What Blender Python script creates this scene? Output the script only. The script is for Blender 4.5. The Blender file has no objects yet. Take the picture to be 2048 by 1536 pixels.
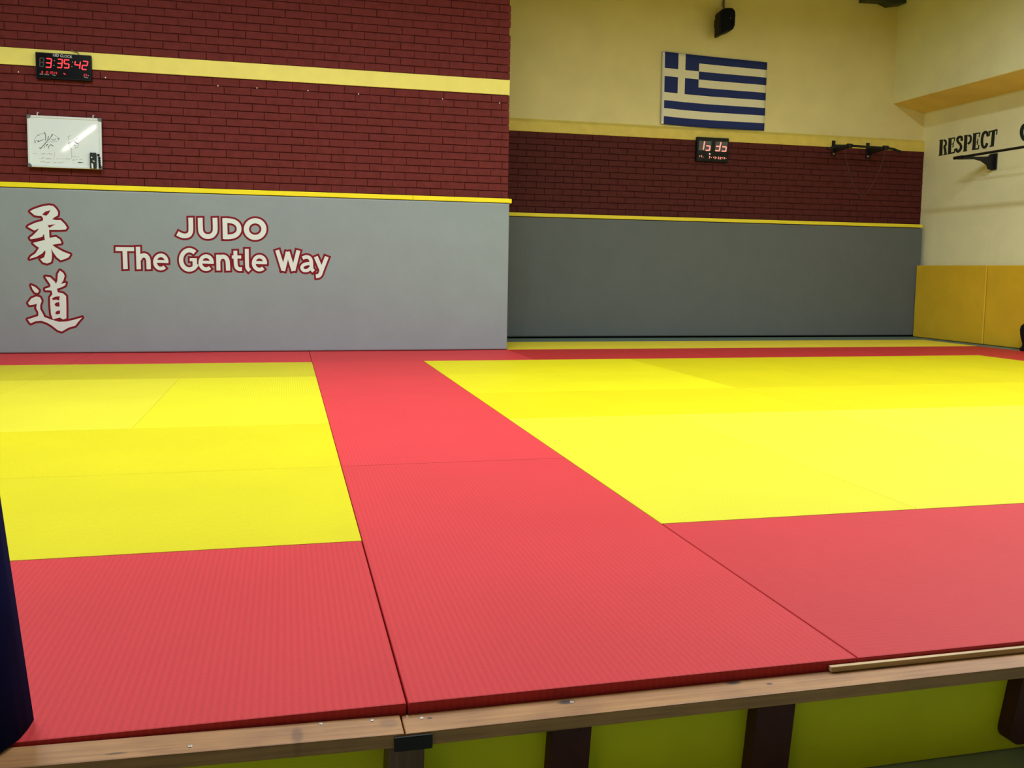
import bpy, bmesh, math, random
from mathutils import Vector, Matrix
from mathutils.geometry import tessellate_polygon
random.seed(7)
C = bpy.context.scene.collection
sc = bpy.context.scene

# ------------------------------------------------------------------ camera
CX, CY, F = 953.698, 670.646, 1686.87          # principal point and focal length in pixels of 2048x1536
CAM = Vector((-0.22838, -1.56379, 0.84265))
YAW, PITCH, ROLL = 0.223734, 0.078519, 0.014242
def cam_axes():
    cy, sy, cp, sp = math.cos(YAW), math.sin(YAW), math.cos(PITCH), math.sin(PITCH)
    cr, sr = math.cos(ROLL), math.sin(ROLL)
    f = Vector((sy*cp, cy*cp, -sp)); r = Vector((cy, -sy, 0)); u = r.cross(f)
    return cr*r + sr*u, -sr*r + cr*u, f
RX, UP, FW = cam_axes()
cd = bpy.data.cameras.new('camera'); cam = bpy.data.objects.new('camera', cd); C.objects.link(cam)
M3 = Matrix((RX, UP, -FW)).transposed()
cam.matrix_world = Matrix.Translation(CAM) @ M3.to_4x4()
cd.sensor_width = 36; cd.lens = 36*F/2048
cd.shift_x = (1024-CX)/2048; cd.shift_y = (CY-768)/2048
cd.clip_start = 0.05
sc.camera = cam

# ------------------------------------------------------------------ world, lamps, exposure
w = bpy.data.worlds.new('world'); sc.world = w; w.use_nodes = True
w.node_tree.nodes['Background'].inputs[0].default_value = (0.9, 1.0, 0.85, 1)
w.node_tree.nodes['Background'].inputs[1].default_value = 0.05
def lamp(x, y, z, sx, sy, power, col=(0.94, 1.0, 1.08), tilt=0.0, roll=0.0, spread=180):
    l = bpy.data.lights.new('ceiling_tube', 'AREA'); l.shape = 'RECTANGLE'; l.size = sx; l.size_y = sy
    l.energy = power; l.color = col; l.spread = math.radians(spread)
    o = bpy.data.objects.new('ceiling_tube', l); C.objects.link(o)
    o.location = (x, y, z); o.rotation_euler = (tilt, roll, 0)
LAMPS = [(-2.3, 3.0, 4.2, .16, 3.0, 135), (0.4, 2.9, 4.2, .16, 3.0, 130), (3.2, 2.4, 4.2, .16, 3.0, 150), (6.0, 3.0, 4.2, .16, 3.0, 165)]
for a in LAMPS: lamp(*a)
# the tube behind the camera whose reflection lies on the whiteboard
l = bpy.data.lights.new('rear_tube', 'AREA'); l.shape = 'RECTANGLE'; l.size = .08; l.size_y = 4.6; l.energy = 34; l.color = (1, .97, .88)
o = bpy.data.objects.new('rear_tube', l); C.objects.link(o); o.location = (-4.75, -5.0, 3.6); o.rotation_euler = (0, 0, -0.36)
sc.view_settings.view_transform = 'Standard'; sc.view_settings.look = 'None'
sc.view_settings.exposure = 0.0; sc.view_settings.gamma = 1.0; sc.view_settings.use_curve_mapping = False

# ------------------------------------------------------------------ helpers
def ray(px, py):
    return ((px-CX)/F)*RX - ((py-CY)/F)*UP + FW
def at(px, py, ax, val):
    d = ray(px, py); t = (val-CAM[ax])/d[ax]
    return CAM + t*d

def tag(o, label=None, cat=None, group=None, kind=None):
    if label: o['label'] = label
    if cat: o['category'] = cat
    if group: o['group'] = group
    if kind: o['kind'] = kind
    return o
def thing(name, loc, label, cat, group=None):
    o = bpy.data.objects.new(name, None); C.objects.link(o); o.location = loc
    o.empty_display_size = .1
    return tag(o, label, cat, group)
def rootloc(o):
    v = Vector((0, 0, 0))
    while o: v = v + o.location; o = o.parent
    return v

class MB:
    def __init__(s): s.bm = bmesh.new(); s.lv = 0; s.nrm = Vector((0, -1, 0))
    def _fin(s, fs, mi):
        for f in fs: f.material_index = mi
    def box(s, x0, x1, y0, y1, z0, z1, bev=0, seg=2, mi=0):
        b = bmesh.new()
        bmesh.ops.create_cube(b, size=1)
        for v in b.verts:
            v.co = ((x0+x1)/2+v.co.x*(x1-x0), (y0+y1)/2+v.co.y*(y1-y0), (z0+z1)/2+v.co.z*(z1-z0))
        if bev: bmesh.ops.bevel(b, geom=b.edges[:], offset=bev, segments=seg, profile=.5, affect='EDGES')
        s.add(b, mi)
    def add(s, b, mi=0):
        m = {v: s.bm.verts.new(v.co) for v in b.verts}
        for f in b.faces:
            try:
                g = s.bm.faces.new([m[v] for v in f.verts]); g.material_index = mi
            except ValueError: pass
        b.free()
    def poly(s, pts, mi=0):
        pts = [Vector(p) for p in pts]; vs = [s.bm.verts.new(p) for p in pts]
        if len(vs) < 40:
            s.bm.faces.new(vs).material_index = mi; return
        for t in tessellate_polygon([pts]):
            try: s.bm.faces.new([vs[i] for i in t]).material_index = mi
            except ValueError: pass
    def prism(s, pts, ext, bev=0, mi=0, seg=2):
        b = bmesh.new()
        vs = [b.verts.new(p) for p in pts]
        f = b.faces.new(vs)
        r = bmesh.ops.extrude_face_region(b, geom=[f])
        for e in r['geom']:
            if isinstance(e, bmesh.types.BMVert): e.co += Vector(ext)
        bmesh.ops.recalc_face_normals(b, faces=b.faces[:])
        if bev: bmesh.ops.bevel(b, geom=b.edges[:], offset=bev, segments=seg, profile=.5, affect='EDGES')
        s.add(b, mi)
    def tube(s, pts, r, n=10, mi=0, caps=True, taper=None):
        pts = [Vector(p) for p in pts]; rings = []
        for i, p in enumerate(pts):
            d = (pts[min(i+1, len(pts)-1)]-pts[max(i-1, 0)]).normalized()
            a = d.cross(Vector((0, 0, 1)) if abs(d.z) < .9 else Vector((0, 1, 0))).normalized(); bb = d.cross(a)
            rr = r if taper is None else taper[i]
            rings.append([s.bm.verts.new(p+rr*(math.cos(2*math.pi*k/n)*a+math.sin(2*math.pi*k/n)*bb)) for k in range(n)])
        for i in range(len(rings)-1):
            for k in range(n):
                f = s.bm.faces.new([rings[i][k], rings[i][(k+1) % n], rings[i+1][(k+1) % n], rings[i+1][k]])
                f.material_index = mi; f.smooth = True
        if caps:
            for R_ in (rings[0][::-1], rings[-1]):
                f = s.bm.faces.new(R_); f.material_index = mi
    def lathe(s, prof, c, n=24, mi=0):
        rings = [[s.bm.verts.new((c[0]+r*math.cos(2*math.pi*k/n), c[1]+r*math.sin(2*math.pi*k/n), c[2]+z)) for k in range(n)] for r, z in prof]
        for i in range(len(rings)-1):
            for k in range(n):
                f = s.bm.faces.new([rings[i][k], rings[i][(k+1) % n], rings[i+1][(k+1) % n], rings[i+1][k]]); f.smooth = True; f.material_index = mi
        s.bm.faces.new(rings[0][::-1]).material_index = mi; s.bm.faces.new(rings[-1]).material_index = mi
    def ribbon(s, pts, wid, fn, mi=0, closed=False, ends='butt', n=14, nrm=None, ext=0):
        """flat stroke drawn in a wall's own plane; fn maps drawing units to the wall; each stroke lies a hair above the last"""
        nrm = s.nrm if nrm is None else nrm
        h = wid/2; P = []
        for p in pts:
            q = Vector((p[0], p[1]))
            if not P or (q-P[-1]).length > 1e-4: P.append(q)
        if closed: P = P+[P[0]]
        def lift(q): s_ = fn(*q); return s_+nrm*(s.lv*1.5e-5)
        def disc(c):
            s.poly([lift((c.x+h*math.cos(2*math.pi*k/n), c.y+h*math.sin(2*math.pi*k/n))) for k in range(n)], mi); s.lv += 1
        if ext:
            P[0] = P[0]+(P[0]-P[1]).normalized()*ext; P[-1] = P[-1]+(P[-1]-P[-2]).normalized()*ext
        run = [P[0]]; runs = []
        for i in range(1, len(P)):
            run.append(P[i])
            if i < len(P)-1:
                d0, d1 = (P[i]-P[i-1]).normalized(), (P[i+1]-P[i]).normalized()
                if d0.dot(d1) < .80: runs.append(run); run = [P[i]]
        runs.append(run)
        for r in runs:
            L_, R_ = [], []
            for i, p in enumerate(r):
                d0 = (r[i]-r[i-1]).normalized() if i else None
                d1 = (r[i+1]-r[i]).normalized() if i < len(r)-1 else None
                d = (d0+d1).normalized() if d0 and d1 else (d0 or d1)
                k = h/max(.6, d.dot(d1 or d0)); nn = Vector((-d.y, d.x))*k
                L_.append(s.bm.verts.new(lift(p+nn))); R_.append(s.bm.verts.new(lift(p-nn)))
            for i in range(len(r)-1):
                s.bm.faces.new([L_[i], R_[i], R_[i+1], L_[i+1]]).material_index = mi
            s.lv += 1
        for r in runs[1:]: disc(r[0])
        if closed: disc(P[0])
        elif ends == 'round': disc(P[0]); disc(P[-1])
    def build(s, name, mats, parent=None, smooth=False, loc=None, recalc=True):
        if not isinstance(mats, (list, tuple)): mats = [mats]
        if recalc: bmesh.ops.recalc_face_normals(s.bm, faces=s.bm.faces[:])
        if parent is not None: off = rootloc(parent)
        elif loc is not None: off = Vector(loc)
        else:
            xs = [v.co for v in s.bm.verts]
            off = Vector((sum(c.x for c in xs)/len(xs), sum(c.y for c in xs)/len(xs), min(c.z for c in xs)))
        for v in s.bm.verts: v.co -= off
        me = bpy.data.meshes.new(name); s.bm.to_mesh(me); s.bm.free()
        for m in mats: me.materials.append(m)
        if smooth:
            for p in me.polygons: p.use_smooth = True
        o = bpy.data.objects.new(name, me); C.objects.link(o)
        if parent is not None: o.parent = parent
        else: o.location = off
        return o

def smooth_pts(pts, k=4):
    """Catmull-Rom through the points"""
    P = [Vector(p) for p in pts]; out = []
    for i in range(len(P)-1):
        p0, p1, p2, p3 = P[max(i-1, 0)], P[i], P[i+1], P[min(i+2, len(P)-1)]
        for j in range(k):
            t = j/k
            out.append(.5*((2*p1)+(p2-p0)*t+(2*p0-5*p1+4*p2-p3)*t*t+(3*p1-p0-3*p2+p3)*t**3))
    out.append(P[-1]); return out
def ell(cx, cy, rx, ry, a0, a1, n=20):
    return [(cx+rx*math.cos(math.radians(a0+(a1-a0)*i/n)), cy+ry*math.sin(math.radians(a0+(a1-a0)*i/n))) for i in range(n+1)]

def text_into(mb, body, fn, size, mi=0, offset=0.0):
    cu = bpy.data.curves.new('t', 'FONT'); cu.body = body; cu.size = size; cu.offset = offset; cu.align_x = 'CENTER'; cu.resolution_u = 3
    ob = bpy.data.objects.new('t', cu); C.objects.link(ob)
    dg = bpy.context.evaluated_depsgraph_get(); me = ob.evaluated_get(dg).to_mesh()
    vs = [mb.bm.verts.new(fn(v.co.x, v.co.y)) for v in me.vertices]
    for p in me.polygons:
        try: mb.bm.faces.new([vs[i] for i in p.vertices]).material_index = mi
        except ValueError: pass
    ob.evaluated_get(dg).to_mesh_clear()
    bpy.data.objects.remove(ob); bpy.data.curves.remove(cu)

# ------------------------------------------------------------------ materials
def mat(name, col, rough=.5, spec=.5, metal=0, noise=None, bump=None, emit=None, sheen=0):
    m = bpy.data.materials.new(name); m.use_nodes = True; nt = m.node_tree; b = nt.nodes['Principled BSDF']
    b.inputs['Base Color'].default_value = (*col, 1); b.inputs['Roughness'].default_value = rough
    b.inputs['Specular IOR Level'].default_value = spec; b.inputs['Metallic'].default_value = metal
    if sheen: b.inputs['Sheen Weight'].default_value = sheen
    tc = nt.nodes.new('ShaderNodeTexCoord')
    if noise:                      # (scale, amount, stretch xyz)
        mp = nt.nodes.new('ShaderNodeMapping'); mp.inputs['Scale'].default_value = noise[2] if len(noise) > 2 else (1, 1, 1)
        nz = nt.nodes.new('ShaderNodeTexNoise'); nz.inputs['Scale'].default_value = noise[0]; nz.inputs['Detail'].default_value = 5
        rp = nt.nodes.new('ShaderNodeMapRange'); rp.inputs['From Min'].default_value = .3; rp.inputs['From Max'].default_value = .7
        rp.inputs['To Min'].default_value = 1-noise[1]; rp.inputs['To Max'].default_value = 1+noise[1]
        mx = nt.nodes.new('ShaderNodeMix'); mx.data_type = 'RGBA'; mx.blend_type = 'MULTIPLY'; mx.inputs[0].default_value = 1
        mx.inputs[6].default_value = (*col, 1)
        nt.links.new(tc.outputs['Object'], mp.inputs[0]); nt.links.new(mp.outputs[0], nz.inputs[0])
        nt.links.new(nz.outputs[0], rp.inputs[0]); nt.links.new(rp.outputs[0], mx.inputs[7]); nt.links.new(mx.outputs[2], b.inputs['Base Color'])
    if bump:                       # (scale, strength, distance, stretch)
        mp = nt.nodes.new('ShaderNodeMapping'); mp.inputs['Scale'].default_value = bump[3] if len(bump) > 3 else (1, 1, 1)
        nz = nt.nodes.new('ShaderNodeTexNoise'); nz.inputs['Scale'].default_value = bump[0]; nz.inputs['Detail'].default_value = 4
        bp = nt.nodes.new('ShaderNodeBump'); bp.inputs['Strength'].default_value = bump[1]; bp.inputs['Distance'].default_value = bump[2]
        nt.links.new(tc.outputs['Object'], mp.inputs[0]); nt.links.new(mp.outputs[0], nz.inputs[0])
        nt.links.new(nz.outputs[0], bp.inputs['Height']); nt.links.new(bp.outputs[0], b.inputs['Normal'])
    if emit:
        b.inputs['Emission Color'].default_value = (*emit[0], 1); b.inputs['Emission Strength'].default_value = emit[1]
    return m

def mat_tatami(name, col, axis):
    """ribbed vinyl mat; the ribs run along the mat, each mat's own dye shade comes from its object colour"""
    m = bpy.data.materials.new(name); m.use_nodes = True; nt = m.node_tree; b = nt.nodes['Principled BSDF']; L = nt.links
    b.inputs['Roughness'].default_value = .6; b.inputs['Specular IOR Level'].default_value = .22
    tc = nt.nodes.new('ShaderNodeTexCoord')
    mp = nt.nodes.new('ShaderNodeMapping'); L.new(tc.outputs['Object'], mp.inputs[0])
    if axis == 'x': mp.inputs['Rotation'].default_value = (0, 0, math.pi/2)
    wv = nt.nodes.new('ShaderNodeTexWave'); wv.bands_direction = 'X'; wv.inputs['Scale'].default_value = 20.5
    wv.inputs['Distortion'].default_value = .5; wv.inputs['Detail'].default_value = 2; wv.inputs['Detail Scale'].default_value = 3
    L.new(mp.outputs[0], wv.inputs[0])
    nz = nt.nodes.new('ShaderNodeTexNoise'); nz.inputs['Scale'].default_value = 420; nz.inputs['Detail'].default_value = 2; L.new(tc.outputs['Object'], nz.inputs[0])
    big = nt.nodes.new('ShaderNodeTexNoise'); big.inputs['Scale'].default_value = 1.6; big.inputs['Detail'].default_value = 3; L.new(tc.outputs['Object'], big.inputs[0])
    def rng(src, lo, hi, a=.3, c=.7):
        r = nt.nodes.new('ShaderNodeMapRange'); r.inputs['From Min'].default_value = a; r.inputs['From Max'].default_value = c
        r.inputs['To Min'].default_value = lo; r.inputs['To Max'].default_value = hi; L.new(src, r.inputs[0]); return r.outputs[0]
    def mul(a, c):
        q = nt.nodes.new('ShaderNodeMath'); q.operation = 'MULTIPLY'; L.new(a, q.inputs[0]); L.new(c, q.inputs[1]); return q.outputs[0]
    amp = .055 if axis == 'y' else .015
    k = mul(mul(rng(wv.outputs['Fac'], 1-amp, 1+amp, 0, 1), rng(nz.outputs[0], .93, 1.07)), rng(big.outputs[0], .965, 1.035))
    oi = nt.nodes.new('ShaderNodeObjectInfo')
    mx = nt.nodes.new('ShaderNodeMix'); mx.data_type = 'RGBA'; mx.blend_type = 'MULTIPLY'; mx.inputs[0].default_value = 1
    mx.inputs[6].default_value = (*col, 1); L.new(oi.outputs['Color'], mx.inputs[7])
    mx2 = nt.nodes.new('ShaderNodeMix'); mx2.data_type = 'RGBA'; mx2.blend_type = 'MULTIPLY'; mx2.inputs[0].default_value = 1
    L.new(mx.outputs[2], mx2.inputs[6]); L.new(k, mx2.inputs[7]); L.new(mx2.outputs[2], b.inputs['Base Color'])
    ad = nt.nodes.new('ShaderNodeMath'); ad.operation = 'ADD'; L.new(wv.outputs['Fac'], ad.inputs[0]); L.new(nz.outputs[0], ad.inputs[1])
    bp = nt.nodes.new('ShaderNodeBump'); bp.inputs['Strength'].default_value = .35; bp.inputs['Distance'].default_value = .0006
    L.new(ad.outputs[0], bp.inputs['Height']); L.new(bp.outputs[0], b.inputs['Normal'])
    return m

def mat_wood(name, c1, c2, knots, rough=.45, axis='x'):
    m = bpy.data.materials.new(name); m.use_nodes = True; nt = m.node_tree; b = nt.nodes['Principled BSDF']; L = nt.links
    b.inputs['Roughness'].default_value = rough
    geo = nt.nodes.new('ShaderNodeNewGeometry'); mp = nt.nodes.new('ShaderNodeMapping'); L.new(geo.outputs['Position'], mp.inputs[0])
    mp.inputs['Scale'].default_value = (1.1, 30, 30) if axis == 'x' else (30, 30, 1.1)
    nz = nt.nodes.new('ShaderNodeTexNoise'); nz.inputs['Scale'].default_value = 4; nz.inputs['Detail'].default_value = 6; nz.inputs['Distortion'].default_value = .6; L.new(mp.outputs[0], nz.inputs[0])
    n2 = nt.nodes.new('ShaderNodeTexNoise'); n2.inputs['Scale'].default_value = 7; n2.inputs['Detail'].default_value = 4; L.new(geo.outputs['Position'], n2.inputs[0])
    av = nt.nodes.new('ShaderNodeMath'); av.operation = 'ADD'; L.new(nz.outputs[0], av.inputs[0]); L.new(n2.outputs[0], av.inputs[1])
    rp = nt.nodes.new('ShaderNodeValToRGB'); L.new(av.outputs[0], rp.inputs[0])
    half = nt.nodes.new('ShaderNodeMapRange'); half.inputs['From Min'].default_value = .7; half.inputs['From Max'].default_value = 1.3; L.new(av.outputs[0], half.inputs[0]); L.new(half.outputs[0], rp.inputs[0])
    rp.color_ramp.elements[0].color = (*c2, 1); rp.color_ramp.elements[1].color = (*c1, 1)
    col = rp.outputs[0]
    for (x, y, z, rx, ry, s) in knots:
        k1 = nt.nodes.new('ShaderNodeMapping'); k1.vector_type = 'TEXTURE'; k1.inputs['Location'].default_value = (x, y, z); k1.inputs['Scale'].default_value = (rx, ry, .05)
        L.new(geo.outputs['Position'], k1.inputs[0])
        ln = nt.nodes.new('ShaderNodeVectorMath'); ln.operation = 'LENGTH'; L.new(k1.outputs[0], ln.inputs[0])
        r = nt.nodes.new('ShaderNodeMapRange'); r.inputs['From Min'].default_value = .55; r.inputs['From Max'].default_value = 1.15; r.inputs['To Min'].default_value = s; r.inputs['To Max'].default_value = 0
        L.new(ln.outputs['Value'], r.inputs[0])
        mx = nt.nodes.new('ShaderNodeMix'); mx.data_type = 'RGBA'; L.new(r.outputs[0], mx.inputs[0]); L.new(col, mx.inputs[6]); mx.inputs[7].default_value = (.035, .025, .02, 1)
        col = mx.outputs[2]
    L.new(col, b.inputs['Base Color'])
    bp = nt.nodes.new('ShaderNodeBump'); bp.inputs['Strength'].default_value = .3; bp.inputs['Distance'].default_value = .001; L.new(nz.outputs[0], bp.inputs['Height']); L.new(bp.outputs[0], b.inputs['Normal'])
    return m

M = {}
M['brick'] = mat('maroon painted brick', (.142, .0225, .021), .7, .15, noise=(14, .16), bump=(90, .4, .002))
M['mortar'] = mat('maroon painted mortar', (.082, .015, .014), .8, .1, noise=(30, .4))  # the brick's paint made darker, joint shade put into the colour
M['brick_far'] = mat('recess dimmed maroon brick', (.082, .016, .014), .7, .15, noise=(14, .16), bump=(90, .4, .002))  # dimmer light in the recess is put into this darker maroon
M['mortar_far'] = mat('recess dimmed maroon mortar', (.048, .010, .009), .8, .1, noise=(30, .4))  # joint shade and the recess's dimmer light are both in this colour
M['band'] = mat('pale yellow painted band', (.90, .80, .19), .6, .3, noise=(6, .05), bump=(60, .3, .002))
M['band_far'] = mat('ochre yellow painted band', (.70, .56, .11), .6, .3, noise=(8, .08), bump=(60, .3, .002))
M['plaster'] = mat('pale yellow plaster', (.74, .66, .31), .75, .2, noise=(2.2, .05), bump=(110, .5, .003))
M['plaster_right'] = mat('pale cream plaster', (.83, .82, .52), .75, .2, noise=(2.2, .05), bump=(70, .6, .004))
M['soffit'] = mat('tan painted soffit', (.80, .58, .19), .75, .2, noise=(3, .06), bump=(80, .4, .003))
M['ceiling'] = mat('off white ceiling', (.42, .40, .34), .85, .1, noise=(3, .05))
M['floor'] = mat('dark grey green floor', (.30, .36, .27), .6, .3, noise=(8, .15))
M['trim'] = mat('bright yellow painted trim', (.92, .80, .01), .45, .4, noise=(5, .03))
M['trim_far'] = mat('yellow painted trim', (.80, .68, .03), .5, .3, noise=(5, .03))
M['pad'] = mat('grey vinyl', (.268, .322, .345), .45, .4, noise=(3, .03), bump=(5, .25, .02))
M['pad_far'] = mat('recess dimmed dark grey vinyl', (.112, .130, .128), .55, .25, noise=(3, .03), bump=(4, .35, .03, (1.6, 1, .35)))  # darker vinyl, with the recess's dimmer light put into its colour too
M['print_white'] = mat('white print', (.70, .78, .77), .5, .3)
M['print_red'] = mat('dark red print', (.21, .008, .018), .5, .2)
M['pad_yellow'] = mat('mustard yellow vinyl', (.72, .47, .022), .5, .35, noise=(3, .06), bump=(5, .3, .02))
M['navy'] = mat('navy vinyl', (.003, .006, .042), .85, .04, noise=(5, .1), bump=(6, .3, .01))
M['black'] = mat('black plastic', (.008, .008, .010), .5, .15)
M['black_metal'] = mat('black painted metal', (.010, .010, .012), .5, .25)
M['panel_yellow'] = mat('yellow painted panel', (.90, .90, .012), .6, .3, noise=(4, .08))
M['post_dark'] = mat('dark maroon painted timber', (.07, .016, .014), .6, .3, noise=(10, .2))
M['post_wood'] = mat_wood('brown stained timber', (.17, .075, .036), (.08, .034, .014), [], axis='z')
M['deck'] = mat('plywood deck', (.30, .20, .10), .7, .2, noise=(6, .15))
M['strip'] = mat('pale softwood strip', (.62, .45, .24), .6, .3, noise=(6, .12, (1, 20, 20)))
M['steel'] = mat('zinc screw', (.55, .52, .45), .35, .5, metal=.8)
M['alu'] = mat('white aluminium', (.78, .85, .88), .3, .5, metal=.2)
M['board'] = mat('whiteboard enamel', (.78, .88, .90), .04, .5)
M['corner'] = mat('grey plastic corner', (.12, .14, .14), .4)
M['ink'] = mat('black marker ink', (.10, .11, .11), .6)
M['ink_thin'] = mat('faded marker ink', (.33, .36, .35), .6)
M['felt'] = mat('black felt', (.008, .016, .013), .7)
M['white_plastic'] = mat('white plastic', (.8, .82, .8), .4)
M['led'] = mat('lit red digit', (.3, .01, .01), .5, emit=((1, .03, .045), 1.35))
M['led_pale'] = mat('lit pale red digit', (.3, .05, .04), .5, emit=((1, .30, .22), 1.25))
M['led_off'] = mat('unlit digit', (.03, .022, .024), .5)
M['led_off_grey'] = mat('unlit grey digit', (.07, .08, .075), .5)
M['led_dot'] = mat('lit dot', (.3, .2, .2), .5, emit=((1, .75, .7), 1.0))
M['clock_print'] = mat('pale grey print', (.55, .58, .58), .5)
M['glass_black'] = mat('glossy black acrylic', (.004, .005, .006), .2, .2)
M['flag_blue'] = mat('dark blue flag cloth', (.022, .035, .15), .8, .15)
M['flag_white'] = mat('white flag cloth', (.80, .76, .55), .8, .15)
M['flag_header'] = mat('white canvas header', (.74, .74, .68), .8, .15)
M['cable'] = mat('grey brown cable', (.26, .20, .11), .6)
M['cord'] = mat('dark cord', (.055, .030, .030), .7)
M['grip'] = mat('dark red foam grip', (.09, .015, .02), .7)
M['stencil'] = mat('black stencil paint', (.022, .025, .02), .7, .2)
M['fixture'] = mat('dark teal metal', (.02, .035, .035), .5)
M['grille'] = mat('black speaker grille', (.006, .007, .009), .7, .08, bump=(400, .6, .002))
M['wood_beam'] = mat_wood('stained pine', (.47, .245, .088), (.27, .125, .046),
    [(.318, -.016, -.02, .019, .009, .95), (.692, -.009, -.02, .020, .008, .9), (1.05, -.008, -.02, .03, .006, .9), (.765, -.028, -.02, .008, .005, .8),
     (-.21, -.045, -.02, .012, .030, .45), (.04, -.022, -.02, .006, .0045, .8), (-.04, -.03, -.02, .02, .02, .3), (-.52, -.052, -.02, .02, .004, .7)])
M['red_y'] = mat_tatami('red mat ribs lengthwise', (.60, .042, .048), 'y')
M['red_x'] = mat_tatami('red mat ribs crosswise', (.60, .042, .048), 'x')
M['yel_y'] = mat_tatami('yellow mat ribs lengthwise', (.70, .62, .006), 'y')
M['yel_x'] = mat_tatami('yellow mat ribs crosswise', (.70, .62, .006), 'x')
M['grey_green'] = mat_tatami('grey green mat', (.125, .185, .145), 'x')

# ------------------------------------------------------------------ setting
CEIL, FLOOR = 4.6, -0.27
m = MB(); m.box(-6, 9, -8, 9, FLOOR-.1, FLOOR); m.build('floor', M['floor'], loc=(0, 0, FLOOR))['kind'] = 'structure'
m = MB(); m.box(-6, 9, -8, 9, CEIL, CEIL+.1); m.build('ceiling', M['ceiling'], loc=(0, 0, CEIL))['kind'] = 'structure'

def bricks(mb, x0, x1, y0, z0, n, ch, bl, shift=0, hj=.008, vj=.004, dep=.010, mi=0):
    """n courses of single bricks standing proud of the mortar plane at y0+dep"""
    bm = mb.bm
    for r in range(n):
        zb, zt = z0+r*ch+hj/2, z0+(r+1)*ch-hj/2
        x = x1 + shift + (bl/2 if r % 2 else 0) + random.uniform(-.012, .012)
        while x > x0:
            a = x-bl+vj/2+random.uniform(-.002, .002); b = x-vj/2; x -= bl
            b = min(b, x1); a = max(a, x0)
            if b-a < .02: continue
            dy = random.uniform(-.0015, .0015); c = .0025
            j = [random.uniform(-.0013, .0013) for _ in range(4)]
            back = [(a, y0+dep+.003, zb+j[0]), (b, y0+dep+.003, zb+j[1]), (b, y0+dep+.003, zt+j[2]), (a, y0+dep+.003, zt+j[3])]
            mid = [(p[0], y0+c+dy, p[2]) for p in back]
            fr = [(a+c, y0+dy, zb+c+j[0]), (b-c, y0+dy, zb+c+j[1]), (b-c, y0+dy, zt-c+j[2]), (a+c, y0+dy, zt-c+j[3])]
            R_ = [[bm.verts.new(p) for p in ring] for ring in (back, mid, fr)]
            for i in range(2):
                for k in range(4):
                    bm.faces.new([R_[i][k], R_[i][(k+1) % 4], R_[i+1][(k+1) % 4], R_[i+1][k]]).material_index = mi
            bm.faces.new(R_[2]).material_index = mi

# near brick wall, on the left
WY = 7.10
CH = .0757
m = MB()
m.box(-6, 2.046, WY+.010, 8.7, FLOOR, CEIL, mi=1)
bricks(m, -6, 2.057, WY, 1.585-CH, 15, CH, .252, .05)
bricks(m, -6, 2.057, WY, 2.806, 23, CH, .252, .0)
m.box(-6, 2.057, WY-.001, WY+.012, 2.652, 2.806, .003, 1, mi=2)
wall_near = m.build('wall_back', [M['brick'], M['mortar'], M['band']], loc=(-2, WY, FLOOR)); wall_near['kind'] = 'structure'
for px, py in ((514, 176), (616, 181.5), (717, 188), (885, 198), (999, 206), (211, 155), (37, 144), (436, 171.5)):
    p = at(px, py, 1, WY)
    m = MB(); m.tube([(p.x, WY+.004, p.z), (p.x, WY-.003, p.z)], .0055, 10); m.build('wall_plug', M['white_plastic'], wall_near)

# far wall: brick below, ochre ledge, plaster above
FY = 8.50
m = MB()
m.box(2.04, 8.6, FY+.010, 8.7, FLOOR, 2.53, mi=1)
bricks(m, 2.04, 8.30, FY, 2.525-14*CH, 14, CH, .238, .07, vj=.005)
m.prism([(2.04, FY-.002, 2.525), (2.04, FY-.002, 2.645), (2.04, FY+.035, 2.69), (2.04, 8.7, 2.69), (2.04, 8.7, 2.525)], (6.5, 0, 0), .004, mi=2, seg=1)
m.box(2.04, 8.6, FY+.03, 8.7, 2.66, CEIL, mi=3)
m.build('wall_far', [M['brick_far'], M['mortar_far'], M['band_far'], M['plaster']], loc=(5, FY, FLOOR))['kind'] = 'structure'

# right wall with the boxed soffit
m = MB()
m.box(8.30, 8.6, -8, FY+.03, FLOOR, CEIL, mi=0)
m.prism([(7.79, -8, 3.15), (8.31, -8, 3.05), (8.31, -8, CEIL), (7.79, -8, CEIL)], (0, 8+FY+.035, 0), .006, mi=0, seg=1)
wr = m.build('wall_right', [M['plaster_right'], M['soffit']], loc=(8.3, 0, FLOOR)); wr['kind'] = 'structure'
for p in wr.data.polygons:
    if p.normal.z < -.8 and p.area > 1: p.material_index = 1
m = MB(); m.box(-6.1, -6, -8, 8.7, FLOOR, CEIL); m.build('wall_left', M['plaster_right'], loc=(-6, 0, FLOOR))['kind'] = 'structure'

# yellow trim boards over the grey pads
m = MB(); m.box(-6, 1.0265, 6.945, WY+.008, 1.528, 1.572, .003); m.build('trim_1', M['trim'])['kind'] = 'structure'
m = MB(); m.box(1.0285, 2.030, 6.945, WY+.008, 1.528, 1.572, .003); m.box(2.0315, 2.058, 6.947, WY+.006, 1.525, 1.569, .003); m.build('trim_2', M['trim'])['kind'] = 'structure'
m = MB(); m.box(2.05, 8.215, 8.352, FY+.008, 1.487, 1.53, .003); m.build('trim_3', M['trim_far'])['kind'] = 'structure'

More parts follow.
